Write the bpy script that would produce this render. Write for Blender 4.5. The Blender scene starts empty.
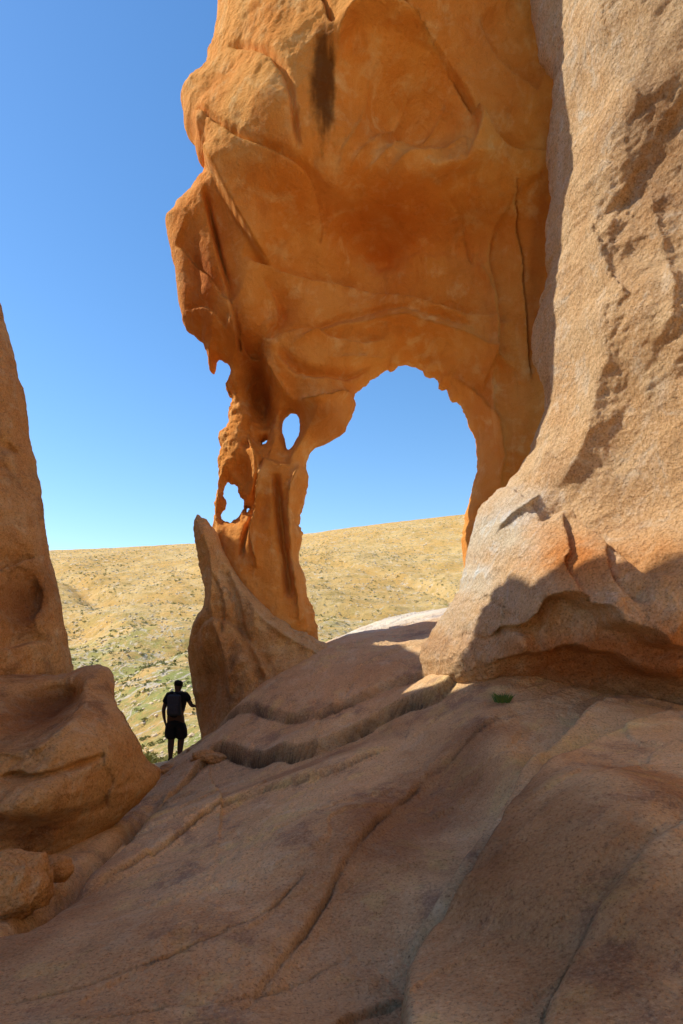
import bpy, bmesh, math, random
import numpy as np
from mathutils import Vector, Matrix
random.seed(7); rng=np.random.default_rng(7)
scene=bpy.context.scene
CZ=1.6; F=683.0

# ---------------------------------------------------------------- noise
def _hash(ix,iy,iz,seed):
    h=(ix.astype(np.int64)*374761393+iy.astype(np.int64)*668265263+iz.astype(np.int64)*2147483647+seed*974634777)&0xffffffff
    h=((h^(h>>13))*1274126177)&0xffffffff
    h=((h^(h>>15))*2246822519)&0xffffffff
    return (h^(h>>16))&0xffffffff
def perlin(x,y,z,seed=0):
    x0=np.floor(x);y0=np.floor(y);z0=np.floor(z)
    fx=x-x0;fy=y-y0;fz=z-z0
    u=fx*fx*fx*(fx*(fx*6-15)+10);v=fy*fy*fy*(fy*(fy*6-15)+10);w=fz*fz*fz*(fz*(fz*6-15)+10)
    def g(i,j,k):
        h=_hash(x0+i,y0+j,z0+k,seed)
        a=(h&1023)/1023.*2-1;b=((h>>10)&1023)/1023.*2-1;c=((h>>20)&1023)/1023.*2-1
        return a*(fx-i)+b*(fy-j)+c*(fz-k)
    l=lambda a,b,t:a+(b-a)*t
    return l(l(l(g(0,0,0),g(1,0,0),u),l(g(0,1,0),g(1,1,0),u),v),l(l(g(0,0,1),g(1,0,1),u),l(g(0,1,1),g(1,1,1),u),v),w)
def fbm(x,y,z,oct=4,seed=0,gain=.5):
    s=0;a=1;f=1
    for i in range(oct):
        s=s+a*perlin(x*f,y*f,z*f,seed+i*17);a*=gain;f*=2.03
    return s
def vor(x,y,z,seed=0):
    x0=np.floor(x);y0=np.floor(y);z0=np.floor(z)
    best=np.full(x.shape,9.)
    for i in(-1,0,1):
        for j in(-1,0,1):
            for k in(-1,0,1):
                h=_hash(x0+i,y0+j,z0+k,seed)
                a=(h&1023)/1023.;b=((h>>10)&1023)/1023.;c=((h>>20)&1023)/1023.
                d=(x0+i+a-x)**2+(y0+j+b-y)**2+(z0+k+c-z)**2
                best=np.minimum(best,d)
    return best          # squared distance -> concave cups with sharp crests
def sstep(a,b,x):
    t=np.clip((x-a)/(b-a),0,1);return t*t*(3-2*t)

class TPS:
    def __init__(s,P,V,lam=1e-3):
        P=np.asarray(P,float);V=np.asarray(V,float)
        s.m=P.mean(0);s.s=P.std()+1e-6;Q=(P-s.m)/s.s;n=len(Q);s.Q=Q
        K=s.k(np.linalg.norm(Q[:,None]-Q[None],axis=2))+np.eye(n)*lam
        A=np.zeros((n+3,n+3));A[:n,:n]=K;A[:n,n]=1;A[:n,n+1:]=Q;A[n,:n]=1;A[n+1:,:n]=Q.T
        s.c=np.linalg.solve(A,np.concatenate([V,np.zeros(3)]));s.lo=V.min()-.8;s.hi=V.max()+.8
    def k(s,r): return r*r*np.log(r+1e-9)
    def __call__(s,a,b):
        a=(np.asarray(a,float)-s.m[0])/s.s;b=(np.asarray(b,float)-s.m[1])/s.s
        n=len(s.Q);o=s.c[n]+s.c[n+1]*a+s.c[n+2]*b
        for i in range(n):
            o=o+s.c[i]*s.k(np.sqrt((a-s.Q[i,0])**2+(b-s.Q[i,1])**2))
        return np.clip(o,s.lo,s.hi)

def from_pixel(u,v,y):   # image pixel coordinates + assumed depth -> metres
    return (u-341.5)/F*y, y, CZ+(640-v)/F*y

def chaikin(p,n=2,closed=True):
    p=np.asarray(p,float)
    for _ in range(n):
        if closed:
            q=np.roll(p,-1,0);p=np.stack([.75*p+.25*q,.25*p+.75*q],1).reshape(-1,p.shape[1])
        else:
            a=p[:-1];b=p[1:];m=np.stack([.75*a+.25*b,.25*a+.75*b],1).reshape(-1,p.shape[1])
            p=np.concatenate([p[:1],m,p[-1:]])
    return p
def segdist(X,Y,poly,closed):
    n=len(poly);best=np.full(X.shape,1e9);side=np.zeros(X.shape);par=np.zeros(X.shape);ins=np.zeros(X.shape,bool)
    N=n if closed else n-1
    for i in range(N):
        ax,ay=poly[i];bx,by=poly[(i+1)%n];dx=bx-ax;dy=by-ay;L=dx*dx+dy*dy+1e-12
        t=np.clip(((X-ax)*dx+(Y-ay)*dy)/L,0,1)
        d=(X-ax-t*dx)**2+(Y-ay-t*dy)**2
        m=d<best;best=np.where(m,d,best)
        if not closed:
            side=np.where(m,dx*(Y-ay)-dy*(X-ax),side);par=np.where(m,(i+t)/N,par)
        elif dy!=0:
            c=((ay>Y)!=(by>Y))&(X<dx*(Y-ay)/dy+ax);ins^=c
    best=np.sqrt(best)
    return (best,ins) if closed else (best,np.sign(side),par)

def apply_feats(feats,A,B,conv,warp=.5):
    out=np.zeros(A.shape)
    wa=A+warp*(.10*perlin(A*1.7,B*1.7,A*0+3.1,5)+.05*perlin(A*6,B*6,A*0,6))
    wb=B+warp*(.10*perlin(A*1.7,B*1.7,A*0+9.1,8)+.05*perlin(A*6,B*6,A*0+4,9))
    for f in feats:
        if f[0]=='blob':
            _,u,v,ru,rv,ang,amp=f
            a0,b0=conv(u,v);a1,b1=conv(u+1,v);a2,b2=conv(u,v+1)
            sc_u=math.hypot(a1-a0,b1-b0);sc_v=math.hypot(a2-a0,b2-b0)
            c,s=math.cos(ang),math.sin(ang);dx=wa-a0;dy=wb-b0
            p=(dx*c+dy*s)/(ru*sc_u);q=(-dx*s+dy*c)/(rv*sc_v)
            out+=amp*np.exp(-(p*p+q*q))
        else:
            kind,pts,amp,w,w2=f
            P=np.array([conv(*p) for p in pts]);P=chaikin(P,2,False)
            lo=P.min(0)-w2*4-w*4;hi=P.max(0)+w2*4+w*4
            m=(wa>lo[0])&(wa<hi[0])&(wb>lo[1])&(wb<hi[1])
            if not m.any(): continue
            d,s,t=segdist(wa[m],wb[m],P,False)
            e=sstep(0,.22,t)*sstep(0,.22,1-t)
            if kind=='groove': o=amp*np.exp(-(d/w)**2)*e
            elif kind=='ridge': o=-amp*np.exp(-(d/w))*e
            else: # scarp
                o=amp*.5*(1+np.tanh(s*d/w))*np.exp(-d/w2)*e
            out[m]+=o
    return out

def link(o,label=None,cat=None,kind=None,parent=None,group=None):
    if o.name not in scene.collection.objects: scene.collection.objects.link(o)
    if label:o["label"]=label
    if cat:o["category"]=cat
    if kind:o["kind"]=kind
    if group:o["group"]=group
    if parent:o.parent=parent
    return o
def mk(name,V,Fc,mat,col=None,smooth=True,origin=None):
    V=np.asarray(V,float)
    if origin is None: origin=(float((V[:,0].min()+V[:,0].max())/2),float((V[:,1].min()+V[:,1].max())/2),float(V[:,2].min()))
    me=bpy.data.meshes.new(name);n=len(V)
    me.vertices.add(n);me.vertices.foreach_set('co',(V-np.array(origin)).astype(np.float32).ravel())
    Fc=np.asarray(Fc,np.int32);k=Fc.shape[1]
    me.loops.add(Fc.size);me.loops.foreach_set('vertex_index',Fc.ravel())
    me.polygons.add(len(Fc));me.polygons.foreach_set('loop_start',np.arange(0,Fc.size,k,dtype=np.int32))
    me.update(calc_edges=True);me.validate()
    if smooth: me.polygons.foreach_set('use_smooth',np.ones(len(me.polygons),bool))
    if col is not None:
        a=me.color_attributes.new('tint','FLOAT_COLOR','POINT')
        a.data.foreach_set('color',np.concatenate([col,np.ones((n,1))],1).astype(np.float32).ravel())
    me.materials.append(mat)
    o=bpy.data.objects.new(name,me);o.location=origin
    return o

# ---------------------------------------------------------------- materials
def nodes(mat):
    mat.use_nodes=True;nt=mat.node_tree;nt.nodes.clear();return nt,nt.nodes,nt.links
def rock_mat(name,c1,c2,c3,stain=(.07,.04,.03),stain_amt=.5,rough=.92,bump=1.0,scale=1.0,speck=.5,grain=48,pit=.35,pitsc=17,vein=.0,ochre=(.7,.45,.15),och=.0,swirl=1.0):
    m=bpy.data.materials.new(name);nt,N,L=nodes(m)
    out=N.new('ShaderNodeOutputMaterial');bs=N.new('ShaderNodeBsdfPrincipled');L.new(bs.outputs[0],out.inputs[0])
    bs.inputs['Roughness'].default_value=rough;bs.inputs['Specular IOR Level'].default_value=.15
    geo=N.new('ShaderNodeNewGeometry');P=geo.outputs['Position']
    def noise(sc,det=6,rg=.6,dist=0,vec=P):
        n=N.new('ShaderNodeTexNoise');n.inputs['Scale'].default_value=sc*scale;n.inputs['Detail'].default_value=det
        n.inputs['Roughness'].default_value=rg;n.inputs['Distortion'].default_value=dist;L.new(vec,n.inputs['Vector']);return n.outputs['Fac']
    def ramp(f,a,b):
        r=N.new('ShaderNodeMapRange');r.inputs[1].default_value=a;r.inputs[2].default_value=b;r.interpolation_type='SMOOTHSTEP';L.new(f,r.inputs[0]);return r.outputs[0]
    def mix(f,a,b,mode='MIX'):
        x=N.new('ShaderNodeMix');x.data_type='RGBA';x.blend_type=mode
        for s,i in((f,0),(a,6),(b,7)):
            if isinstance(s,(int,float)): x.inputs[i].default_value=s
            elif isinstance(s,tuple): x.inputs[i].default_value=(*s,1)
            else: L.new(s,x.inputs[i])
        return x.outputs[2]
    def math_(op,a,b):
        x=N.new('ShaderNodeMath');x.operation=op
        for s,i in((a,0),(b,1)):
            if s is None: continue
            if isinstance(s,(int,float)): x.inputs[i].default_value=s
            else: L.new(s,x.inputs[i])
        return x.outputs[0]
    mul=lambda a,b:math_('MULTIPLY',a,b)
    c=mix(ramp(noise(.9,5,.6,.8*swirl),.38,.62),c1,c2)
    c=mix(ramp(noise(2.3,6,.65,1.2*swirl),.5,.72),c,c3)
    if och>0: c=mix(mul(ramp(noise(1.9,5,.6,.4),.56,.64),och),c,ochre)
    st=mul(ramp(noise(1.1,8,.72,.6*swirl),.52,.66),stain_amt)
    c=mix(st,c,stain)
    if vein>0:
        mp=N.new('ShaderNodeMapping');mp.inputs['Scale'].default_value=(3.2,3.2,.45);L.new(P,mp.inputs[0])
        v=noise(1.0,5,.6,.4,mp.outputs[0])
        c=mix(mul(ramp(v,.54,.68),vein),c,(min(1,c3[0]*1.1),c3[1]*1.2,c3[2]*1.3))
        c=mix(mul(ramp(v,.44,.30),vein),c,(c1[0]*.6,c1[1]*.5,c1[2]*.5))
    g=noise(grain*1.15,3,.8)
    c=mix(mul(ramp(g,.5,.7),speck*.6),c,(min(1,c3[0]*1.25),c3[1]*1.2,c3[2]*1.2))
    c=mix(mul(ramp(g,.48,.3),speck*.8),c,(c1[0]*.35,c1[1]*.3,c1[2]*.3))
    a=N.new('ShaderNodeAttribute');a.attribute_name='tint';c=mix(1.0,c,a.outputs['Color'],'MULTIPLY')
    L.new(c,bs.inputs['Base Color'])
    def bmp(h,st,dist,prev=None):
        b=N.new('ShaderNodeBump');b.inputs['Strength'].default_value=st;b.inputs['Distance'].default_value=dist
        L.new(h,b.inputs['Height']); 
        if prev: L.new(prev,b.inputs['Normal'])
        return b.outputs[0]
    vo=N.new('ShaderNodeTexVoronoi');vo.inputs['Scale'].default_value=pitsc*scale;L.new(P,vo.inputs['Vector'])
    b=bmp(noise(3.2,8,.62,.5),.7*bump,.11)
    b=bmp(vo.outputs['Distance'],pit*bump,.03,b)
    b=bmp(noise(grain,4,.75),.8*bump,1.1/grain,b)
    L.new(b,bs.inputs['Normal'])
    return m
def plain(name,col,rough=.8,var=.25,sc=30):
    m=bpy.data.materials.new(name);nt,N,L=nodes(m)
    out=N.new('ShaderNodeOutputMaterial');bs=N.new('ShaderNodeBsdfPrincipled');L.new(bs.outputs[0],out.inputs[0])
    bs.inputs['Roughness'].default_value=rough;bs.inputs['Specular IOR Level'].default_value=.2
    n=N.new('ShaderNodeTexNoise');n.inputs['Scale'].default_value=sc;n.inputs['Detail'].default_value=5
    g=N.new('ShaderNodeNewGeometry');L.new(g.outputs['Position'],n.inputs['Vector'])
    x=N.new('ShaderNodeMix');x.data_type='RGBA';L.new(n.outputs['Fac'],x.inputs[0])
    x.inputs[6].default_value=(*[c*(1-var) for c in col],1);x.inputs[7].default_value=(*[c*(1+var) for c in col],1)
    L.new(x.outputs[2],bs.inputs['Base Color'])
    b=N.new('ShaderNodeBump');b.inputs['Strength'].default_value=.3;b.inputs['Distance'].default_value=.01;L.new(n.outputs['Fac'],b.inputs['Height']);L.new(b.outputs[0],bs.inputs['Normal'])
    return m
M_arch=rock_mat('arch_sandstone',(.82,.29,.045),(.86,.36,.075),(.90,.48,.16),stain=(.60,.18,.03),stain_amt=.3,speck=.25,vein=.22,swirl=.3)
M_pil=rock_mat('pillar_granite',(.74,.44,.20),(.78,.51,.26),(.82,.63,.42),stain=(.46,.25,.12),stain_amt=.45,speck=1.0,grain=30,pit=.75,pitsc=12,bump=1.3,vein=.2)
M_gnd=rock_mat('slab_rock',(.74,.45,.21),(.80,.52,.26),(.82,.60,.34),stain=(.34,.20,.13),stain_amt=.7,speck=.95,grain=38,pit=.45,bump=1.05,ochre=(.86,.62,.25),och=.5,swirl=.4)
M_left=rock_mat('weathered_rock',(.74,.37,.125),(.78,.45,.18),(.80,.56,.30),stain=(.28,.13,.06),stain_amt=.6,speck=.8,grain=34,pit=.75,pitsc=12,bump=1.35,vein=.25)

# ---------------------------------------------------------------- relief rock (closed, double sided)
def relief(name,outline,depth,T,R,res,feats,tints,mat,holes=(),scal=((.9,.22,11),(2.4,.05,12)),nz=.12,edge=.05,aniso=(1,1),label='',cat='rock',backT=1.0,fine=.04,rag=None):
    D=np.array(depth,float);tuv=TPS(D[:,:2],D[:,2])
    def conv(u,v):
        y=float(tuv(u,v));x,_,z=from_pixel(u,v,y);return x,z
    def convE(u,v):
        y=float(tuv(u,v))+T;x,_,z=from_pixel(u,v,y);return x,z
    cp=np.array([from_pixel(*d) for d in depth]);tx=TPS(cp[:,[0,2]],cp[:,1])
    O=chaikin([convE(*p) for p in outline],1)
    H=[chaikin([convE(*p) for p in h],2) for h in holes]
    lo=O.min(0)-.15;hi=O.max(0)+.15
    xs=np.arange(lo[0],hi[0],res);zs=np.arange(lo[1],hi[1],res)
    X,Z=np.meshgrid(xs,zs,indexing='ij')
    d,ins=segdist(X,Z,O,True);sd=np.where(ins,d,-d)
    for h in H:
        d,ins=segdist(X,Z,h,True);sd=np.minimum(sd,np.where(ins,-d,d))
    ev=edge*fbm(X*2.2,Z*2.2,X*0,5,3,.62)*sstep(-.6,.8,fbm(X*.8,Z*.8,X*0+8,2,4))*1.7
    if rag: 
        w=apply_feats([('blob',*rag,0,1.0)],X,Z,conv);ev+=w*(.11*fbm(X*4.5,Z*3.5,X*0,4,51,.6)-.0)
    sd=sd+ev
    gx,gz=np.gradient(sd,res);gn=gx*gx+gz*gz+1e-3
    inside=sd>0
    cell=inside[:-1,:-1]|inside[1:,:-1]|inside[:-1,1:]|inside[1:,1:]
    mv=~inside
    sh=np.clip(-sd/gn,-res*1.5,res*1.5)
    Xp=np.where(mv,X+gx*sh,X);Zp=np.where(mv,Z+gz*sh,Z)
    s=np.clip(sd,0,None)
    q=np.clip(s/R,0,1);prof=np.sqrt(1-(1-q)**2)
    Yb=tx(X,Z)
    f=apply_feats(feats,X,Z,conv)
    wx=X*aniso[0]+.35*fbm(X*.8,Z*.8,X*0,3,31);wz=Z*aniso[1]+.35*fbm(X*.8,Z*.8,X*0+7,3,37);wy=Yb*.8
    n=np.zeros(X.shape)
    msk=sstep(-.25,.35,fbm(X*.45,Z*.45,X*0+2,3,71))
    for i,(fr,am,sdd) in enumerate(scal):
        n+=-am*(vor(wx*fr,wy*fr,wz*fr,sdd)-.3)*(1 if i==0 else .25+.9*msk)
    n+=nz*fbm(wx*.7,wz*.7,wy*.7,4,3,.5)+fine*fbm(X*4,Z*4,Yb*4,4,44,.65)*(.3+.8*(1-msk))
    fade=sstep(0,.22,s)
    Yf=Yb+T*(1-prof)+(f+n)*fade
    nb=.25*fbm(X*.6,Z*.6,X*0+20,5,90,.5)
    Yk=Yb+T+T*backT*prof+nb*fade
    Yk=np.maximum(Yk,Yf+.02*fade)
    used=np.zeros(X.shape,bool)
    used[:-1,:-1]|=cell;used[1:,:-1]|=cell;used[:-1,1:]|=cell;used[1:,1:]|=cell
    idf=np.full(X.shape,-1,np.int64);nf=used.sum();idf[used]=np.arange(nf)
    both=used&inside;nbk=both.sum();idb=idf.copy();idb[both]=nf+np.arange(nbk)
    V=np.concatenate([np.stack([Xp[used],Yf[used],Zp[used]],1),np.stack([X[both],Yk[both],Z[both]],1)])
    i,j=np.nonzero(cell)
    Ff=np.stack([idf[i,j],idf[i+1,j],idf[i+1,j+1],idf[i,j+1]],1)
    Fb=np.stack([idb[i,j],idb[i,j+1],idb[i+1,j+1],idb[i+1,j]],1)
    eq=(Ff==Fb[:,[0,3,2,1]]).all(1);Fb=Fb[~eq]
    C=np.ones(X.shape+(3,))
    for (u,v,ru,rv,ang,col,amt) in tints:
        w=apply_feats([('blob',u,v,ru,rv,ang,1.0)],X,Z,conv)
        if col[0]<.3: # mineral run-off: fairly hard, streaky edges
            w=sstep(.25,.80,w+.22*fbm(X*8,Z*.8,X*0,4,int(u),.6)*(w>.03)+.20*fbm(X*7,Z*5,X*0,4,int(u)+1,.65)*(w>.03))*amt
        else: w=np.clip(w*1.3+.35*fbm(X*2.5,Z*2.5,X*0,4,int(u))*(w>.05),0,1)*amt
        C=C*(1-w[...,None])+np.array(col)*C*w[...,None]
    Cc=np.concatenate([C[used],C[both]])
    o=mk(name,V,np.concatenate([Ff,Fb]),mat,Cc)
    link(o,label,cat);return o
G='groove';S='step';Rg='ridge'

# ARCH -----------------------------------------------------------
arch_out=[(222,-260),(219,-60),(218,0),(214,30),(211,45),(205,50),(207,62),(198,74),(188,78),(186,88),(179,97),(183,112),(184,128),(194,142),(197,158),(205,166),(206,180),(196,190),(190,200),(177,208),(175,216),(165,222),(169,240),(172,258),(177,280),(181,312),(186,330),(194,336),(208,348),(211,374),(217,377),(220,362),(230,368),(233,380),(229,388),(232,404),(226,418),(229,425),(218,436),(221,452),(217,470),(220,484),(216,500),(214,522),(213,560),(215,600),(220,640),(225,690),
 (330,700),(318,640),(315,610),(308,596),(305,575),(298,560),(302,540),(300,520),(303,505),(310,480),(305,466),(311,450),(328,443),(343,434),(350,420),(356,408),(352,396),(368,382),(386,370),(392,374),(400,367),(420,372),(424,380),(436,382),(440,392),(447,390),(452,402),(458,402),(466,418),(475,438),(478,465),(472,490),(464,520),(462,550),(466,580),(470,700),(640,720),(650,300),(640,-260)]
arch_depth=[(200,-250,12.4),(400,-250,10.9),(620,-250,11.4),(200,0,12.7),(300,0,11.5),(400,0,11.1),(560,0,12),(640,0,12),
 (190,100,12.6),(250,100,11.7),(330,100,11.5),(420,100,11.8),(500,110,12.2),(560,110,12.5),(220,170,12.5),(300,185,12.0),(400,185,12.2),(480,190,12.6),(560,200,12.7),(640,200,12.8),
 (180,240,13.1),(225,260,12.9),(300,235,12.9),(390,235,13.4),(470,240,13.4),(540,280,13.2),(200,320,13.4),(240,330,13.3),(300,300,13.2),(400,310,13.5),(470,330,13.6),
 (250,390,14.1),(310,400,13.7),(380,360,14.1),(450,390,14.2),(520,400,13.6),(500,470,13.8),(470,520,14),(560,450,13.5),(250,460,14.2),(290,480,14.1),(230,520,14.4),(290,560,14.2),(300,620,14.2),(230,640,14.4),(600,600,13.8),(640,450,13.5)]
arch_f=[('blob',410,98,56,50,0,1.05),(S,[(338,60),(345,30),(368,16),(398,14),(440,38),(474,92),(480,135),(462,168)],-.50,.016,.30),
 (S,[(312,168),(345,184),(400,184),(445,176),(500,160)],-.42,.022,.30),
 (S,[(360,-2),(395,4),(432,30),(460,68),(486,128),(508,146),(550,150)],.36,.012,.5),(G,[(360,-2),(395,4),(432,30),(460,68),(486,128),(508,146),(550,150)],.22,.018,.5),
 (Rg,[(336,168),(362,104),(376,34)],.12,.05,.1),(Rg,[(344,172),(392,106),(420,44)],.13,.05,.1),(Rg,[(352,176),(412,130),(456,80)],.12,.05,.1),(Rg,[(360,180),(420,158),(470,128)],.10,.05,.1),
 (G,[(312,-40),(320,-5),(335,28)],.30,.03,.1),
 (S,[(186,98),(205,160),(232,212),(255,250),(275,266)],-.50,.018,.5),
 (S,[(240,255),(275,266),(300,272),(350,278),(402,291),(450,308),(520,318)],.34,.022,.30),
 (Rg,[(240,255),(275,266),(300,272),(350,278),(402,291),(450,308),(520,318)],.12,.035,.3),
 (S,[(203,180),(212,235),(232,290),(240,345),(262,352)],.30,.018,.35),
 (G,[(203,182),(216,240),(236,318),(238,348)],.30,.035,.1),
 ('blob',385,235,110,28,0,.60),
 (S,[(518,172),(524,230),(528,300),(532,382)],.10,.012,.35),(G,[(518,172),(524,230),(528,300),(532,382)],.20,.014,.1),
 (Rg,[(290,345),(340,320),(400,312),(470,330),(520,370)],.20,.07,.1),(G,[(300,335),(350,306),(410,302),(480,325)],.10,.05,.1),
 (Rg,[(262,350),(285,395),(320,405),(352,388),(385,368)],.38,.06,.1),(G,[(275,345),(300,372),(340,372),(380,350)],.26,.08,.1),
 (Rg,[(330,355),(400,345),(470,372),(505,430),(500,500)],.24,.05,.1),
 ('blob',257,385,13,38,.15,.95),('blob',330,418,18,16,0,-.45),('blob',455,400,22,30,0,.3),
 (Rg,[(245,430),(262,470),(250,520),(258,570)],.45,.06,.1),(G,[(275,470),(280,530),(290,600)],.42,.08,.1),(G,[(262,450),(252,500),(240,560)],.3,.05,.1),
 (Rg,[(300,455),(286,500),(292,560),(300,625)],.3,.05,.1),('blob',240,470,10,16,0,.35),(S,[(240,440),(262,455),(290,462)],.2,.03,.3),
 ('blob',225,55,26,55,0,.25),(G,[(225,30),(285,60),(300,150)],.18,.05,.1),(G,[(190,95),(225,130),(265,150),(320,170)],.2,.03,.1),
 (S,[(248,345),(300,322),(345,338),(390,330)],.2,.02,.3),(S,[(262,275),(282,300),(262,335)],.28,.02,.3),
 (Rg,[(480,260),(500,310),(492,380),(500,460)],.22,.08,.1),(S,[(548,165),(505,200),(490,250),(505,330),(480,400)],.22,.02,.35),
 ('blob',235,310,14,45,-.2,-.15),('blob',192,265,10,30,0,.25),('blob',275,300,20,18,0,.35),('blob',430,345,40,16,0,.25),
 (S,[(170,232),(200,262),(228,300)],.25,.02,.25),(S,[(180,300),(205,300),(225,325)],.2,.02,.25),
 (S,[(480,10),(500,60),(540,90)],.2,.02,.4),(G,[(400,-60),(410,-10),(395,12)],.12,.03,.1),
 (G,[(300,150),(322,200),(318,240)],.08,.02,.1),(G,[(440,180),(470,215),(475,262)],.08,.02,.1)]
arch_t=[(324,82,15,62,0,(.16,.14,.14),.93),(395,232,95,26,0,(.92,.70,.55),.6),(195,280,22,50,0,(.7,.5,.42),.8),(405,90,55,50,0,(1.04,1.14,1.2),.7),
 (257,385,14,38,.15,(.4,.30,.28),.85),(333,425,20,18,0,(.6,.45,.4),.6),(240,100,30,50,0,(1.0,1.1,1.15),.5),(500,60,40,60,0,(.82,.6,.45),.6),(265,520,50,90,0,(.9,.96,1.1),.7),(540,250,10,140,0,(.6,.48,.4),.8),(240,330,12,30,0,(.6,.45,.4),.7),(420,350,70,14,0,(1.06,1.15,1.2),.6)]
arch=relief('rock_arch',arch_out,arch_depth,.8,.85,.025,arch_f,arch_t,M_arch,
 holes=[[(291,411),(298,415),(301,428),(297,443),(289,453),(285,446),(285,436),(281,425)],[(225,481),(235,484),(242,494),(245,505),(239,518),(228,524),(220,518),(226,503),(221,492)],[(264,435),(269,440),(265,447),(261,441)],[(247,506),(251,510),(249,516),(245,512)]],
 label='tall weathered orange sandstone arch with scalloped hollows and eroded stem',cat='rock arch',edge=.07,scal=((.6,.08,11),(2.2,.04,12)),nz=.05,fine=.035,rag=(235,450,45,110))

# FIN ------------------------------------------------------------
fin=relief('rock_fin',[(193,521),(200,517),(210,522),(219,540),(228,560),(240,580),(258,600),(282,620),(312,638),(350,652),(390,680),(350,740),(210,775),(200,735),(192,700),(189,668),(187,642),(194,620),(205,600),(203,575),(195,548)],
 [(192,519,13.9),(240,560,13.7),(205,600,13.8),(200,650,14.2),(195,700,15.1),(235,650,13.4),(260,620,13.5),(300,650,13.4),(350,660,13.3),(300,720,12.6),(240,700,13.2),(220,760,13.6)],.5,.7,.025,
 [(Rg,[(200,520),(214,570),(210,610),(225,650),(235,720)],.28,.08,.1),(G,[(222,560),(240,630),(262,690)],.25,.08,.1),(S,[(188,640),(215,612),(250,640),(275,690)],.25,.03,.3),(Rg,[(230,560),(250,610),(290,640),(340,665)],.2,.07,.1),('blob',215,680,16,26,0,.3),(G,[(205,560),(225,600),(220,640)],.12,.03,.1)],
 [(215,560,34,45,0,(1.12,1.18,1.2),.75),(215,690,20,40,0,(.66,.56,.5),.7),(280,630,30,24,0,(1.05,1.1,1.1),.5)],M_left,label='upright rough brown rock buttress beside the arch stem',cat='rock',scal=((.9,.35,21),(2.2,.14,22)),fine=.08,edge=.08)  # first tint paints the sunlit top of the fin paler

# PILLAR ---------------------------------------------------------
pil_out=[(520,-260),(522,-60),(524,0),(530,50),(534,80),(541,110),(537,150),(543,200),(538,250),(540,292),(529,320),(525,350),(528,380),(537,400),(536,425),(524,458),(508,484),(488,500),(476,515),(468,545),(463,575),(452,600),(437,626),(417,650),(424,680),(450,700),(500,705),(560,720),(640,735),(700,760),(860,800),(880,400),(860,-260)]
pil_depth=[(540,-250,10.2),(700,-250,8.6),(860,-250,8),(540,0,10.3),(600,0,9.2),(683,0,8.5),(850,0,7.8),(550,120,10.2),(600,120,9.3),(660,120,8.8),(850,150,7.8),(555,220,10.0),(600,230,9.3),(683,250,8.6),
 (545,320,10.2),(580,330,9.5),(640,340,8.7),(700,340,8.1),(850,350,7.4),(540,400,10.2),(590,420,9.3),(650,430,8.6),(720,430,8.0),(520,490,10.0),(560,490,9.6),(620,500,8.9),(683,500,8.4),(850,500,7.2),
 (480,540,10.2),(520,550,9.5),(570,545,8.8),(620,570,8.2),(683,590,7.7),(850,600,7.0),(460,600,10.0),(510,610,9.3),(560,615,8.8),(620,625,8.3),(683,640,7.9),(430,650,9.9),(470,660,9.5),(540,675,9.3),(620,700,9.0),(720,740,8.5),(850,750,7.6)]
pil_f=[(Rg,[(555,40),(572,110),(578,160),(566,215),(556,280)],.34,.09,.1),(Rg,[(600,-40),(612,40),(640,110)],.2,.12,.1),(Rg,[(650,180),(668,260),(660,340)],.2,.12,.1),
 (S,[(700,60),(672,115),(645,165),(600,215)],.16,.07,.6),('blob',655,250,25,45,.2,.2),(Rg,[(592,206),(605,250),(622,305)],.2,.06,.1),
 (Rg,[(598,290),(608,360),(594,420),(562,486)],.30,.16,.1),('blob',655,400,50,70,0,.5),('blob',570,360,14,60,0,.2),
 (G,[(560,330),(572,380),(560,430)],.12,.05,.1),
 (S,[(530,522),(552,520),(562,510),(575,508),(586,524),(600,530),(608,548),(622,552),(630,566),(650,579),(710,563)],.55,.012,.45),
 (S,[(562,512),(570,548),(558,566),(562,590),(575,612)],.30,.012,.3),(S,[(604,545),(600,575),(612,600),(635,606)],.28,.012,.3),
 (S,[(486,642),(496,628),(514,626),(528,612),(534,598),(560,596),(572,608),(588,610),(594,626),(622,630),(634,646),(655,648),(720,652)],-.70,.012,.55),
 (S,[(480,668),(510,654),(530,656),(560,640),(580,652),(600,652),(625,670),(650,676),(700,690)],-.45,.012,.4),
 (G,[(500,565),(505,600),(495,640)],.14,.03,.1),(S,[(470,560),(490,600),(480,655)],.12,.03,.3),
 ('blob',650,520,40,30,.2,.2),(Rg,[(545,490),(512,512),(486,545),(470,590)],.30,.06,.1),
 ('blob',508,642,12,12,0,-.3),('blob',655,665,26,12,0,-.3),
 ('blob',600,60,30,50,.1,.2),('blob',655,170,25,60,0,.2)]
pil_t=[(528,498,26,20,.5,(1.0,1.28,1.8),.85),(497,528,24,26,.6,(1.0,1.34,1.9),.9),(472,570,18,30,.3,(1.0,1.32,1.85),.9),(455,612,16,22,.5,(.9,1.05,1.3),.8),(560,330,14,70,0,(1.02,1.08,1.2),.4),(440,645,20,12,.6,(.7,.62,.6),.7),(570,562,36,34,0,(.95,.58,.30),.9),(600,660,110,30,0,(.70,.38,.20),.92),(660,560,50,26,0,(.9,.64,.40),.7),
 (665,150,28,90,0,(.62,.54,.48),.8),(625,260,14,40,.2,(.75,.65,.55),.5),(640,100,14,40,0,(.72,.72,.78),.6),(590,40,14,60,0,(1.05,1.1,1.15),.5)]
pillar=relief('rock_pillar',pil_out,pil_depth,1.1,.9,.022,pil_f,pil_t,M_pil,label='massive pale golden granite pillar with sunlit face and overhanging base',cat='rock pillar',scal=((.7,.18,61),(1.8,.05,62)),edge=.08,fine=.08,nz=.1)

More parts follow.
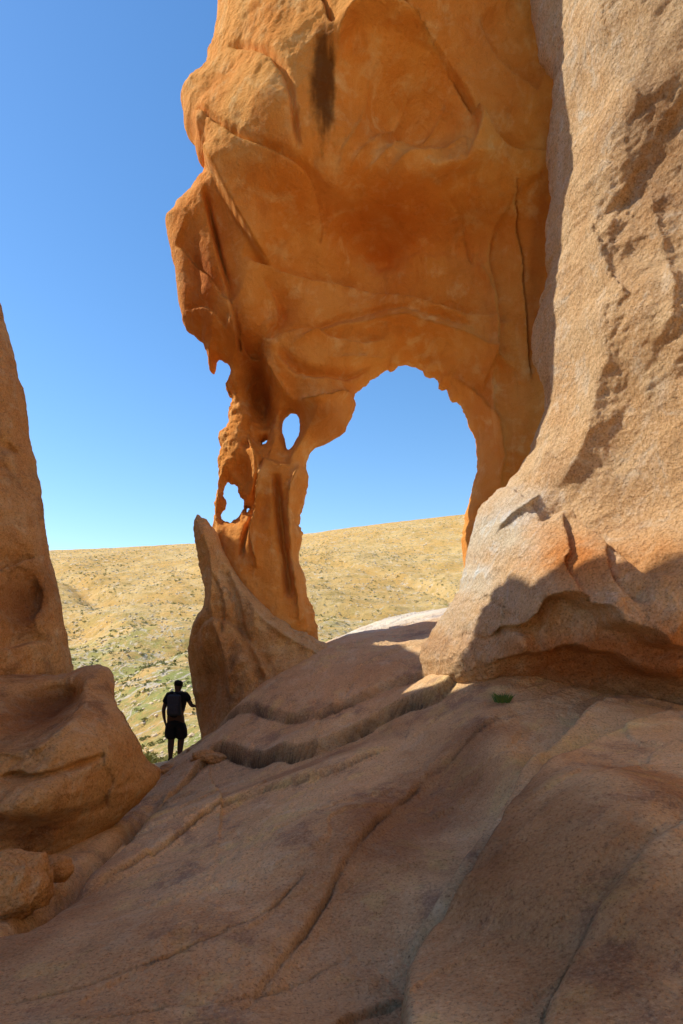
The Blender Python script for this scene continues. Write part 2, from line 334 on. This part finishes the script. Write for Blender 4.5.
# LEFT TOWER -----------------------------------------------------
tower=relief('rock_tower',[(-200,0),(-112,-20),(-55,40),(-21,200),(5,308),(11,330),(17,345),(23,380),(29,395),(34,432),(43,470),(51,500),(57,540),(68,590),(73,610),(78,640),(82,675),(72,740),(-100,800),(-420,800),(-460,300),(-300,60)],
 [(-120,-30,10.6),(-400,0,9.5),(0,310,10.6),(-100,310,9.9),(-300,310,9),(40,500,10.6),(0,500,10.1),(-150,500,9.4),(70,670,10.6),(20,640,10),(-100,700,9.3),(-420,700,8.6)],1.0,.8,.026,
 [(S,[(-20,575),(0,556),(22,552),(36,585),(34,640)],.6,.025,.45),('blob',8,592,20,32,0,.7),(Rg,[(5,360),(28,460),(42,560),(56,650)],.40,.05,.1),(G,[(0,430),(15,520),(40,640)],.40,.05,.1),(G,[(-5,340),(12,420),(34,520),(60,640)],.25,.04,.1),(S,[(-30,430),(10,450),(28,500)],.35,.02,.3),('blob',6,470,12,20,0,.35),(S,[(20,510),(35,530),(45,580)],.3,.02,.25),(S,[(0,400),(18,405),(30,425)],.3,.02,.25),(S,[(-10,650),(20,640),(60,650)],.25,.02,.25)],
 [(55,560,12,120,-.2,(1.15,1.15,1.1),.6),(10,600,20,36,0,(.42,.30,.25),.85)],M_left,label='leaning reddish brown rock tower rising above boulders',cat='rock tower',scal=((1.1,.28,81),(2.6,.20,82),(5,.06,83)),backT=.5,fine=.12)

# LEFT BOULDER ---------------------------------------------------
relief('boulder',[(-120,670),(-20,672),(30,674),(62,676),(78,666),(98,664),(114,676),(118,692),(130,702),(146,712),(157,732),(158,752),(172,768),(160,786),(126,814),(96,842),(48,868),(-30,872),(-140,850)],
 [(-120,680,8.6),(0,676,9.3),(80,672,9.0),(120,710,8.6),(150,765,8.6),(60,700,8.9),(80,740,7.6),(20,740,8.0),(-60,740,7.7),(110,780,7.9),(60,820,7.5),(0,840,7.3),(-100,840,7.2)],1.0,1.1,.02,
 [(Rg,[(88,674),(86,700),(70,730),(30,752),(-20,747)],.35,.10,.1),('blob',22,712,38,18,0,1.0),('blob',105,760,26,24,.4,-.45),('blob',40,800,34,18,0,-.35),('blob',95,700,16,18,0,-.25),(G,[(100,715),(84,752),(96,790),(80,830)],.22,.04,.1),(G,[(0,775),(50,778),(90,762)],.25,.035,.1),(S,[(140,735),(128,770),(100,800)],.25,.025,.3)],
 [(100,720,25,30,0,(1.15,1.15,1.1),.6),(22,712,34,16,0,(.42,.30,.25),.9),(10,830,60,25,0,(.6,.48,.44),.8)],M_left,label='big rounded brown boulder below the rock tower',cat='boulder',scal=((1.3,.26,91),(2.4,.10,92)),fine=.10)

# ---------------------------------------------------------------- bedrock
gp=[(0,1024,3.5),(150,1024,3.3),(340,1024,3.1),(500,1024,2.8),(683,1024,2.6),(0,930,5.3),(60,885,6.9),(100,835,8.6),(158,790,11.5),(150,775,13.5),(176,762,15.6),(200,741,15.0),
 (200,850,7.0),(200,950,4.5),(340,900,5.0),(340,800,7.0),(340,740,9.5),(420,740,8.6),(500,720,8.0),(500,678,9.3),(600,702,8.9),(683,716,8.3),(600,745,6.8),(683,735,6.6),(550,800,5.6),(560,900,3.8),(683,900,3.5),(683,800,4.9),(450,850,5.0),(450,950,3.8),
 (400,690,10.8),(450,668,10.3),(330,665,12.6),(250,695,12.8),(400,638,14.0),(330,645,14.0),(445,628,14.0),(330,640,16.3),(375,629,16.8),(410,618,16.8),(450,608,16.8),(230,720,13.8),(260,760,10.5),(130,870,6.9),(800,730,8.2),(850,1000,2.9)]
GP=np.array([from_pixel(*p) for p in gp])
extra=np.array([(-8,5,-.9),(-9,12,-1.2),(-4.6,17.5,-1.7),(-3,17.5,-1.1),(-1.5,18,.6),(1,18.2,2.1),(3,18,2.4),(6,15,1.6),(9,10,1.2),(9,4,1.0),(5,0,.2),(0,0,0),(-4,0,-.2),(-8,0,-.6),(0,-4,0),(6,-4,.4),(-8,-4,-.6)],float)
GA=np.concatenate([GP,extra]);tz=TPS(GA[:,:2],GA[:,2],2e-3)
gu=TPS([p[:2] for p in gp],[p[2] for p in gp])
def gconv(u,v):
    y=float(gu(u,v));x,_,_=from_pixel(u,v,y);return x,y
L1=[(404,1060),(398,985),(414,940),(446,902),(482,866),(512,830),(548,788),(592,752),(645,731),(710,720)]
L2=[(470,664),(448,678),(430,694),(400,706),(350,722),(300,738),(250,760),(205,782),(140,812)]
L3=[(640,697),(590,715),(550,742),(515,775),(480,820),(440,870),(400,905)]
L4=[(230,1000),(290,930),(340,865),(385,805),(425,760),(480,722),(540,698)]
L5=[(300,1080),(330,1010),(352,970),(412,935)]
L6=[(80,905),(150,862),(230,812),(320,772),(400,738)]
L7=[(440,664),(400,672),(350,688),(300,698),(240,735),(190,765)]
gfe=[(S,L1,-.42,.022,1.4),(S,L2,-.24,.022,1.3),(S,L7,-.14,.025,.8),
 (S,L3,.26,.03,1.3),(S,L4,.14,.09,1.4),(S,L5,.06,.02,.5),(S,L6,.14,.06,1.4),
 (S,[(520,1050),(560,960),(620,900),(710,850)],-.10,.03,.5),
 ('blob',430,785,50,50,0,-.20),('blob',300,850,80,30,0,.14),('blob',620,840,90,80,0,.22),('blob',180,940,80,40,0,.14),('blob',510,750,26,50,0,.18),('blob',330,708,70,10,.1,.14)]
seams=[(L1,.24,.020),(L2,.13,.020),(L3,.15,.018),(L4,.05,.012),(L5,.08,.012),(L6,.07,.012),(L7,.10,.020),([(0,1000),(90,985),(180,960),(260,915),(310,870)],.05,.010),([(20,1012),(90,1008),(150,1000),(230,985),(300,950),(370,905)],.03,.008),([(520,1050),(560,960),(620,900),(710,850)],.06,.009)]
PXc=(176-341.5)/F*15.6
GW=.35
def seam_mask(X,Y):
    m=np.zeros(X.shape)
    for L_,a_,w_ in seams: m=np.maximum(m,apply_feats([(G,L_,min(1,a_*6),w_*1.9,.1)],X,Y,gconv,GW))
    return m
def bed_z(X,Y,detail=True):
    z=tz(X,Y)
    f=apply_feats(gfe,X,Y,gconv,GW)
    sm=apply_feats([(G,L_,a_,w_,.1) for L_,a_,w_ in seams],X,Y,gconv,GW)
    g0=fbm(X*1.3,Y*1.3,X*0,3,61);sm=sm*(.45+.9*sstep(-.35,.3,g0))
    wx=X+.25*fbm(X*.8,Y*.8,X*0,3,131);wy=Y+.25*fbm(X*.8,Y*.8,X*0+5,3,132)
    a=-.6;rx=wx*math.cos(a)-wy*math.sin(a);ry=wx*math.sin(a)+wy*math.cos(a)
    rough=.5+.5*sstep(3,8,Y)
    n=.05*(vor(rx*.35,ry*.8,X*0+.5,133)-.3)+.03*(vor(rx*1.1,ry*1.6,X*0+.5,134)-.3)*sstep(-.2,.4,fbm(X*.5,Y*.5,X*0,2,9))
    rm=sstep(-.1,.35,fbm(X*.6,Y*.6,X*0+6,3,77))
    n+=.06*fbm(rx*.5,ry*.8,X*0,4,135,.45)+(.010+.034*rm)*fbm(X*5,Y*5,X*0,5,136,.65)
    st=fbm(rx*.25,ry*.6,X*0+3,3,139)*3.0
    fr=st-np.floor(st);n+=.035*(sstep(.0,.03,fr)-fr)
    pl=np.exp(-((X-PXc)**2+(Y-15.6)**2)/1.2)
    gul=apply_feats([(G,[(0,938),(55,905),(92,868),(130,832),(158,796)],.30,.14,.1)],X,Y,gconv,.7)
    z=z+(n*rough+f-sm-gul)*(1-.8*pl)
    e=np.minimum(np.minimum(X+11.5,11.5-X),np.minimum(20.-Y,Y+5.5))
    e2=sstep(0,1.6,e);return z*e2+(-5.0)*(1-e2)
ys=[-5.5]
while ys[-1]<20.: ys.append(ys[-1]+max(.010,min(.06,.0042*max(ys[-1],0)+(.2 if ys[-1]<1.5 else 0)+.002)))
ys=np.array(ys);xs=np.concatenate([np.arange(-11.5,-6.5,.08),np.arange(-6.5,-3,.022),np.arange(-3,3.6,.016),np.arange(3.6,6.5,.022),np.arange(6.5,11.6,.08)])
X,Y=np.meshgrid(xs,ys,indexing='ij');Zb=bed_z(X,Y)
nx,ny=X.shape;idx=np.arange(nx*ny).reshape(nx,ny)
FF=np.stack([idx[:-1,:-1],idx[1:,:-1],idx[1:,1:],idx[:-1,1:]],-1).reshape(-1,4)
C=np.ones((nx,ny,3))
for (u,v,ru,rv,ang,col,amt) in [(420,790,45,60,-.5,(.50,.41,.38),.9),(570,910,120,120,0,(.50,.39,.32),.88),(650,800,50,50,0,(.64,.51,.42),.8),(215,830,80,30,.3,(1.08,1.12,1.1),.6),(330,680,80,18,0,(.9,.78,.75),.6),(590,742,60,10,0,(1.15,1.2,.9),.7),(120,980,140,40,0,(.72,.62,.56),.7),(40,930,50,40,0,(.6,.5,.45),.7),(500,850,30,60,-.5,(.55,.45,.4),.7),(300,755,70,10,.1,(.6,.5,.46),.7),(360,970,50,40,0,(.78,.68,.6),.6)]:
    w=apply_feats([('blob',u,v,ru,rv,ang,1.0)],X,Y,gconv)
    w=np.clip(w*1.3+.5*fbm(X*1.8,Y*1.8,X*0,5,int(u),.6)*(w>.05),0,1)*amt
    C=C*(1-w[...,None])+np.array(col)*C*w[...,None]
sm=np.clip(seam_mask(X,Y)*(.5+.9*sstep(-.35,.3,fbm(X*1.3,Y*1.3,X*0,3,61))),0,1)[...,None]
C=C*(1-sm*.8)  # shade painted into the joints, for undercuts the heightfield cannot form
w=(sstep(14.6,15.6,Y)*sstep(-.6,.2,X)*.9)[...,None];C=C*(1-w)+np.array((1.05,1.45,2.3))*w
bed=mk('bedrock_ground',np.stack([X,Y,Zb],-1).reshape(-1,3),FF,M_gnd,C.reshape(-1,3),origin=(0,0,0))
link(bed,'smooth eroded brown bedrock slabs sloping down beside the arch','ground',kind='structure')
def bz(x,y): return float(bed_z(np.array([[x]],float),np.array([[y]],float))[0,0])

# ---------------------------------------------------------------- landscape sheet
def land_z(X,Y):
    vr=np.interp(X/140*F+341.5,[-400,57,195,300,463,700,1200],[560,550,543,534,514,501,506])
    H=CZ+(640-vr)/F*140
    yy=[-900,-60,-8,0,16,22,30,45,70,105,140,190,900];base=[0,-.5,-.3,-2.5,-2.9,-2.5,-2.6,-1.4,2.8,12.5,20,17,10]
    b=np.interp(Y,yy,base);k=sstep(35,140,Y)
    z=b*(1-k)+ (b*H/20.0)*k
    n=fbm(X*.03,Y*.03,X*0,5,200)*2.4*sstep(25,60,Y)*(1-.85*sstep(105,140,Y))+fbm(X*.3,Y*.3,X*0,4,210)*.25*(1-.5*sstep(100,140,Y))
    gul=np.abs(perlin(X*.045+Y*.02,Y*.03,X*0,220));n-=1.8*np.exp(-(gul/.07)**2)*sstep(22,35,Y)*(1-sstep(80,115,Y))
    ter=(z+n)*1.0;fr=ter-np.floor(ter);n+=.35*(sstep(0,.3,fr)-fr)*sstep(25,40,Y)*(1-sstep(70,120,Y))
    return z+n*np.where(Y<18,.3,1)
ly=np.concatenate([np.arange(-900,-60,40),np.arange(-60,15,3),np.arange(15,150,.4),np.arange(150,260,5),np.arange(260,1000,60)])
lx=np.concatenate([np.arange(-900,-120,50),np.arange(-120,-75,2),np.arange(-75,60,.4),np.arange(60,120,2),np.arange(120,950,50)])
X,Y=np.meshgrid(lx,ly,indexing='ij');Zl=land_z(X,Y)
nx,ny=X.shape;idx=np.arange(nx*ny).reshape(nx,ny)
FF=np.stack([idx[:-1,:-1],idx[1:,:-1],idx[1:,1:],idx[:-1,1:]],-1).reshape(-1,4)
m=bpy.data.materials.new('dry_hillside');nt,N,L=nodes(m)
out=N.new('ShaderNodeOutputMaterial');bs=N.new('ShaderNodeBsdfPrincipled');L.new(bs.outputs[0],out.inputs[0]);bs.inputs['Roughness'].default_value=.95;bs.inputs['Specular IOR Level'].default_value=.1
g=N.new('ShaderNodeNewGeometry')
def nn(sc,det=6,rg=.65,dist=0):
    n=N.new('ShaderNodeTexNoise');n.inputs['Scale'].default_value=sc;n.inputs['Detail'].default_value=det;n.inputs['Roughness'].default_value=rg;n.inputs['Distortion'].default_value=dist;L.new(g.outputs['Position'],n.inputs['Vector']);return n.outputs['Fac']
def rp(f,a,b):
    r=N.new('ShaderNodeMapRange');r.inputs[1].default_value=a;r.inputs[2].default_value=b;r.interpolation_type='SMOOTHSTEP';L.new(f,r.inputs[0]);return r.outputs[0]
def mx(f,a,b):
    x=N.new('ShaderNodeMix');x.data_type='RGBA'
    for s,i in((f,0),(a,6),(b,7)):
        if isinstance(s,tuple): x.inputs[i].default_value=(*s,1)
        elif isinstance(s,float): x.inputs[i].default_value=s
        else: L.new(s,x.inputs[i])
    return x.outputs[2]
c=mx(rp(nn(.12,6,.7,.5),.4,.6),(.86,.50,.15),(.92,.60,.23))
c=mx(rp(nn(.5,8,.75),.50,.64),c,(.68,.43,.13))
sep=N.new('ShaderNodeSeparateXYZ');L.new(g.outputs['Position'],sep.inputs[0])
low=rp(sep.outputs[1],90.,42.)
mm=N.new('ShaderNodeMath');mm.operation='MULTIPLY';L.new(low,mm.inputs[0]);L.new(rp(nn(.13,8,.8),.43,.57),mm.inputs[1])
c=mx(mm.outputs[0],c,(.44,.44,.13))
c=mx(rp(nn(.9,9,.9),.54,.60),c,(.95,.78,.54))
c=mx(rp(nn(1.5,9,.92),.54,.59),c,(.32,.21,.085))
r1=nn(.10,5,.6,1.5);ab=N.new('ShaderNodeMath');ab.operation='SUBTRACT';L.new(r1,ab.inputs[0]);ab.inputs[1].default_value=.5
ab2=N.new('ShaderNodeMath');ab2.operation='ABSOLUTE';L.new(ab.outputs[0],ab2.inputs[0])
m3=N.new('ShaderNodeMath');m3.operation='MULTIPLY';L.new(rp(ab2.outputs[0],.016,.002),m3.inputs[0]);L.new(low,m3.inputs[1])
c=mx(m3.outputs[0],c,(.82,.68,.50))
L.new(c,bs.inputs['Base Color'])
b=N.new('ShaderNodeBump');b.inputs['Strength'].default_value=.85;b.inputs['Distance'].default_value=.45;L.new(nn(1.3,9,.85),b.inputs['Height']);L.new(b.outputs[0],bs.inputs['Normal'])
land=mk('hill',np.stack([X,Y,Zl],-1).reshape(-1,3),FF,m,origin=(0,0,0));link(land,'dry tan hillside with sparse scrub beyond the rocks','hill',kind='structure')

def scatter(name,n,fn,mat,lab,cat,smooth=False,pw=.8,patch=0):
    V=[];Fc=[];k=0
    yr=20+118*rng.random(n)**pw;ur=-20+530*rng.random(n);xr=(ur-341.5)/F*yr
    if patch:
        d=fbm(xr[None]*.09,yr[None]*.06,xr[None]*0,4,500,.6)[0];keep=d>rng.normal(0.03,.16,n);xr=xr[keep];yr=yr[keep];n=len(xr)
    zr=land_z(xr[None],yr[None])[0]
    for i in range(n):
        v,f=fn(yr[i])
        V.append(v+np.array([xr[i],yr[i],zr[i]]));Fc.append(f+k);k+=len(v)
    o=mk(name,np.concatenate(V),np.concatenate(Fc),mat,smooth=smooth,origin=(0,0,0));link(o,lab,cat,kind='stuff')
def shrub(y):
    s=random.uniform(.06,.24)*(1.25-.005*y);n=20
    c=rng.normal(size=(n,3));c/=np.linalg.norm(c,axis=1)[:,None];c*=rng.uniform(.5,1,(n,1));c[:,2]=np.abs(c[:,2])*.7
    V=(c[:,None,:]+rng.normal(size=(n,3,3))*.28)*s
    return V.reshape(-1,3),np.arange(n*3).reshape(-1,3)
OV=np.array([(1,0,0),(-1,0,0),(0,1,0),(0,-1,0),(0,0,1),(0,0,-1)],float);OF=np.array([(0,2,4),(2,1,4),(1,3,4),(3,0,4),(2,0,5),(1,2,5),(3,1,5),(0,3,5)])
def stone(y):
    return OV*rng.uniform(.5,1.2,(6,3))*np.array([1,.9,.6])*random.uniform(.05,.26),OF
scatter('hillside_scrub',13000,shrub,plain('dry_scrub',(.26,.25,.08),.9,.45,.6),'scattered low green brown scrub bushes on dry hillside','scrub',pw=1.15,patch=1)
scatter('hillside_stones',6500,stone,plain('hill_stone',(.76,.57,.35),.9,.3,1.0),'loose tan stones strewn over the hillside','stones')

# ---------------------------------------------------------------- loose boulders
def blob_rock(name,loc,size,seed,mat,sub=5,amp=.18,lab='',cat='boulder',rot=0,group=None,fr=1.0):
    bm=bmesh.new();bmesh.ops.create_icosphere(bm,subdivisions=sub,radius=1)
    V=np.array([v.co[:] for v in bm.verts]);Fc=np.array([[v.index for v in f.verts] for f in bm.faces]);bm.free()
    P=V*fr
    r=1+amp*2*fbm(P[:,0]*1.3+seed,P[:,1]*1.3,P[:,2]*1.3,5,seed)-amp*1.2*(vor(P[:,0]*1.2+seed,P[:,1]*1.2,P[:,2]*1.2,seed)-.3)
    V=np.sign(V)*np.abs(V)**.85*r[:,None]*np.array(size)
    c,s=math.cos(rot),math.sin(rot);V=np.stack([V[:,0]*c-V[:,1]*s,V[:,0]*s+V[:,1]*c,V[:,2]],1)+np.array(loc)
    o=mk(name,V,Fc,mat,np.ones((len(V),3)));link(o,lab,cat,group=group);return o
def on(u,v,y,dz=0):
    x,_,z=from_pixel(u,v,y);return (x,y,z+dz)
gr='loose boulders'
blob_rock('boulder',on(12,886,5.9),(.31,.30,.27),5,M_left,5,.16,'small rounded brown boulder resting on bedrock',group=gr)
blob_rock('boulder',on(58,868,6.6),(.14,.14,.12),9,M_left,4,.18,'little brown stone wedged against a boulder',group=gr)
blob_rock('boulder',on(176,770,12.5),(.28,.3,.13),14,M_left,5,.18,'flat brown stone lying beside the path',group=gr)
blob_rock('boulder',on(222,756,12.0),(.5,.4,.12),17,M_left,5,.18,'long low brown stone at the foot of the rock buttress',group=gr)
for i,(x,y,s) in enumerate([(-3.55,13.2,.12),(-3.2,12.4,.09),(-3.75,12.0,.14),(-3.0,13.6,.08),(-3.35,11.4,.07),(-4.0,13.8,.10)]):
    blob_rock('boulder',(x,y,bz(x,y)+s*.35),(s,s*.9,s*.65),30+i,M_left,4,.18,'small loose brown stone on the path',group=gr,rot=i)
def wall(path,top,wd,mat,lab,seed):
    path=chaikin(path,2,False);seg=np.linalg.norm(np.diff(path,axis=0),axis=1);cum=np.concatenate([[0],np.cumsum(seg)])
    s=np.arange(0,cum[-1],.12);px=np.interp(s,cum,path[:,0]);py=np.interp(s,cum,path[:,1])
    tx_=np.gradient(px,s);ty_=np.gradient(py,s);l=np.hypot(tx_,ty_);nxn,nyn=-ty_/l,tx_/l
    h=top(px,py,s);tt=np.linspace(0,1,90);S_,T_=np.meshgrid(s,tt,indexing='ij');ang=T_*math.pi
    cx=np.sign(np.cos(ang))*np.abs(np.cos(ang))**.35;sz=np.abs(np.sin(ang))**.35
    endf=sstep(0,.8,S_)*(1-sstep(s[-1]-.8,s[-1],S_))
    zz=-3+(h[:,None]+3)*sz*(.05+.95*endf)
    rr=.45*fbm(S_*.5,zz*.5,T_*3,5,seed)-.25*(vor(S_*.6,zz*.6,T_*2,seed+1)-.3)
    off=(cx*wd/2+rr*np.sign(cx))*endf
    Vx=px[:,None]+nxn[:,None]*off;Vy=py[:,None]+nyn[:,None]*off
    a,b2=S_.shape;idx=np.arange(a*b2).reshape(a,b2)
    FF=np.stack([idx[:-1,:-1],idx[1:,:-1],idx[1:,1:],idx[:-1,1:]],-1).reshape(-1,4)
    link(mk('added_light_wall',np.stack([Vx,Vy,zz],-1).reshape(-1,3),FF,mat,np.ones((a*b2,3))),lab,'added light wall')
wall([(-8.0,2.0),(-8.0,6),(-8.1,10.8),(-8.5,12),(-10.2,15),(-11.8,18),(-12.8,20.5)],
 lambda x,y,s:np.interp(y,[0,3.5,9.3,10.0,10.55,11.0,11.9,12.6,13.5,15,16,17.2,18,20],[11,12,12.4,14.9,14.7,11.6,9.5,10.6,11.7,12.2,11.7,10.0,9.3,9]),3.2,M_left,'high unseen brown rock wall added to shade the hollow',301)  # added wall out of view, skyline shaped to cast the foreground shade
wall([(8.6,7.5),(7.9,4),(7.8,0),(6.8,-5),(3.5,-8.6),(-1,-10.2)],lambda x,y,s:12+1.5*np.sin(s*.4),3.4,M_pil,'tall unseen golden rock wall added to bounce sunlight into the hollow',321)  # added wall out of view, reflects warm sun as fill light

def tuft(name,loc,n,h,lab):
    V=[];Fc=[]
    for i in range(n):
        a=random.uniform(0,6.28);l=h*random.uniform(.5,1);r=random.uniform(0,.1);bx=math.cos(a)*r;by=math.sin(a)*r;w=.008
        k=len(V);t=random.uniform(.2,.9)*l
        V+=[(bx-w,by,0),(bx+w,by,0),(bx+math.cos(a)*t*.5+w*.7,by+math.sin(a)*t*.5,l*.6),(bx+math.cos(a)*t*.5-w*.7,by+math.sin(a)*t*.5,l*.6)]
        V+=[(bx+math.cos(a)*t,by+math.sin(a)*t,l*.85),(bx+math.cos(a)*t+.002,by+math.sin(a)*t,l*.85)]
        Fc+=[(k,k+1,k+2,k+3),(k+3,k+2,k+5,k+4)]
    o=mk(name,np.array(V)+np.array(loc),Fc,plain('leaf_green',(.10,.17,.04),.6,.3,8),smooth=False);link(o,lab,'plant')
x,y=from_pixel(497,668,9.2)[:2];tuft('grass_tuft',(x,y-.35,bz(x,y-.35)),70,.16,'small green grass tuft at the foot of the pillar')

# ---------------------------------------------------------------- person
PY=15.6;PX=PXc;pz=bz(PX,PY)
base=Vector((PX,PY,pz))
skin=plain('skin',(.09,.05,.035),.6,.1);dark=plain('dark_shirt',(.012,.013,.018),.9,.3);shortm=plain('dark_shorts',(.014,.014,.017),.9,.3);hairm=plain('dark_hair',(.01,.009,.008),.8,.3,80);shoem=plain('shoe',(.02,.018,.015),.7,.3)
def skinmesh(name,verts,edges,mat,root=0,sub=2,parent=None):
    me=bpy.data.meshes.new(name);me.from_pydata([v[:3] for v in verts],edges,[]);o=bpy.data.objects.new(name,me);scene.collection.objects.link(o)
    md=o.modifiers.new('skin','SKIN');md.use_smooth_shade=True
    sv=me.skin_vertices[0].data
    for i,v in enumerate(verts):
        r=v[3] if len(v)>3 else .03;r2=v[4] if len(v)>4 else r
        sv[i].radius=(r,r2);sv[i].use_root=(i==root)
    s=o.modifiers.new('sub','SUBSURF');s.levels=sub;s.render_levels=sub
    me.materials.append(mat)
    if parent:o.parent=parent
    return o
def ln(v): k=max(0,v[2]-.9)*.06;return (v[0]+k,)+tuple(v[1:])
V=[ln(v) for v in [(0,0,.95,.16,.12),(0,-.01,1.12,.15,.11),(0,-.01,1.32,.175,.12),(0,.0,1.46,.085,.075),(0,.02,1.53,.056,.058),(0,.03,1.60,.075,.09),(0.005,.035,1.67,.08,.096),(0.01,.03,1.74,.048,.058)]]
E=[(i,i+1) for i in range(7)]
def chain(st,pts):
    p=st
    for q in pts:
        V.append(ln(q));E.append((p,len(V)-1));p=len(V)-1
    return p
chain(5,[(0,.125,1.615,.014)]);chain(6,[(.085,.03,1.63,.016,.022)]);chain(6,[(-.085,.03,1.63,.016,.022)])
wr=chain(2,[(.18,0,1.42,.066),(.26,-.01,1.31,.054),(.33,-.02,1.20,.047),(.41,-.015,1.20,.034),(.44,-.015,1.20,.03,.018)])
for k,(dy,l) in enumerate([(-.032,.075),(-.011,.085),(.011,.08),(.032,.065)]):
    chain(wr,[(.465,-.015+dy,1.212,.009),(.47+l*.5,-.015+dy*1.15,1.22,.0085),(.465+l,-.015+dy*1.2,1.212,.008)])
chain(wr,[(.45,-.05,1.185,.011),(.475,-.065,1.165,.009)])
wl=chain(2,[(-.18,0,1.42,.066),(-.24,-.01,1.28,.054),(-.275,-.02,1.12,.046),(-.275,.05,.96,.036),(-.26,.09,.86,.028),(-.255,.105,.82,.018,.03)])
for k,(dy,l) in enumerate([(-.03,.07),(-.01,.08),(.01,.075),(.03,.06)]):
    chain(wl,[(-.255,.107+dy,.795,.009),(-.248,.11+dy,.795-l*.5,.0085),(-.235,.11+dy,.795-l,.008)])
chain(wl,[(-.245,.135,.80,.011),(-.24,.15,.77,.009)])
lr=chain(0,[(.095,0,.86,.115),(.10,.03,.68,.10),(.10,.05,.48,.076),(.09,.02,.34,.074),(.08,-.03,.10,.048),(.08,.02,.045,.042,.035),(.09,.14,.03,.038,.025)])
ll=chain(0,[(-.095,0,.86,.115),(-.10,.0,.68,.10),(-.10,-.01,.48,.076),(-.10,-.05,.34,.074),(-.10,-.08,.10,.048),(-.105,-.03,.045,.042,.035),(-.125,.08,.03,.038,.025)])
person=skinmesh('person',V,E,skin);person.location=base
person["label"]='hiker in dark shirt and shorts leaning a hand on rock';person["category"]='person'
L_=lambda a:[ln(v) for v in a]
skinmesh('shirt',L_([(0,-.005,.90,.20,.15),(0,-.01,1.12,.20,.145),(0,-.01,1.32,.225,.155),(0,0,1.46,.105,.095),(.19,0,1.42,.094),(.29,-.01,1.29,.084),(-.19,0,1.42,.094),(-.255,-.01,1.24,.084)]),[(0,1),(1,2),(2,3),(2,4),(4,5),(2,6),(6,7)],dark,parent=person)
skinmesh('shorts',L_([(0,0,1.0,.20,.15),(0,0,.90,.205,.16),(.10,0,.82,.16),(.11,.04,.46,.145),(-.10,0,.82,.16),(-.11,-.01,.46,.145)]),[(0,1),(1,2),(2,3),(1,4),(4,5)],shortm,parent=person)
for sx,y0 in((.082,-.03),(-.107,-.09)):
    skinmesh('shoe',[(sx,y0-.03,.06,.058,.06),(sx,y0+.06,.05,.058,.05),(sx*1.05,y0+.19,.035,.052,.032)],[(0,1),(1,2)],shoem,parent=person)
skinmesh('hair',L_([(0,.005,1.62,.088,.088),(0.005,.015,1.69,.105,.115),(0.01,.02,1.76,.068,.08)]),[(0,1),(1,2)],hairm,parent=person)
person.scale=(1.06,1.06,1.06)
bm=bmesh.new()
def rbox(bm,c,s,bev=.03):
    r=bmesh.ops.create_cube(bm,size=1);vs=r['verts']
    for v in vs: v.co=Vector((v.co.x*s[0]*(1-.12*(v.co.z>0)),v.co.y*s[1],v.co.z*s[2]))+Vector(c)
    es=list({e for v in vs for e in v.link_edges});bmesh.ops.bevel(bm,geom=es,offset=bev,segments=3,affect='EDGES',profile=.6)
rbox(bm,(.02,-.235,1.24),(.30,.17,.44),.05);rbox(bm,(.02,-.33,1.16),(.23,.06,.22),.022);rbox(bm,(.03,-.235,1.475),(.06,.03,.04),.01)
for sx in(-.08,.12):
    rbox(bm,(sx,-.08,1.51),(.05,.24,.02),.008);rbox(bm,(sx,.145,1.32),(.05,.02,.30),.008)
me=bpy.data.meshes.new('backpack');bm.to_mesh(me);bm.free();me.materials.append(plain('pack_fabric',(.045,.05,.065),.8,.3))
for p in me.polygons:p.use_smooth=True
bp=bpy.data.objects.new('backpack',me);bp.location=base;bp.scale=(1.06,1.06,1.06);link(bp,'small dark backpack worn on the hiker\'s back','backpack')

# ---------------------------------------------------------------- light, sky, camera
EL=math.radians(45);AZ=math.radians(-76)
dirv=Vector((math.sin(AZ)*math.cos(EL),math.cos(AZ)*math.cos(EL),math.sin(EL)))
sl=bpy.data.lights.new('sun','SUN');sl.energy=5;sl.angle=math.radians(.5);sl.color=(1,.94,.82)
so=bpy.data.objects.new('sun',sl);so.rotation_euler=dirv.to_track_quat('Z','Y').to_euler();so.location=(-20,10,30);scene.collection.objects.link(so)
w=bpy.data.worlds.new('World');scene.world=w;w.use_nodes=True;nt=w.node_tree;bg=nt.nodes['Background']
sk=nt.nodes.new('ShaderNodeTexSky');sk.sky_type='NISHITA';sk.sun_disc=False;sk.sun_elevation=EL;sk.sun_rotation=AZ;sk.air_density=1.0;sk.dust_density=.2;sk.ozone_density=2.6
hs=nt.nodes.new('ShaderNodeHueSaturation');hs.inputs['Saturation'].default_value=1.22;hs.inputs['Value'].default_value=1.3
nt.links.new(sk.outputs[0],hs.inputs['Color']);nt.links.new(hs.outputs[0],bg.inputs[0]);bg.inputs[1].default_value=.15
cd=bpy.data.cameras.new('camera');cd.sensor_width=36;cd.lens=36*F/1024;cd.shift_y=(640-512)/1024;cd.clip_end=3000;cd.clip_start=.05
co=bpy.data.objects.new('camera',cd);co.location=(0,0,CZ);co.rotation_euler=(math.pi/2,0,0);scene.collection.objects.link(co);scene.camera=co
scene.view_settings.view_transform='Standard';scene.view_settings.look='None';scene.view_settings.exposure=0
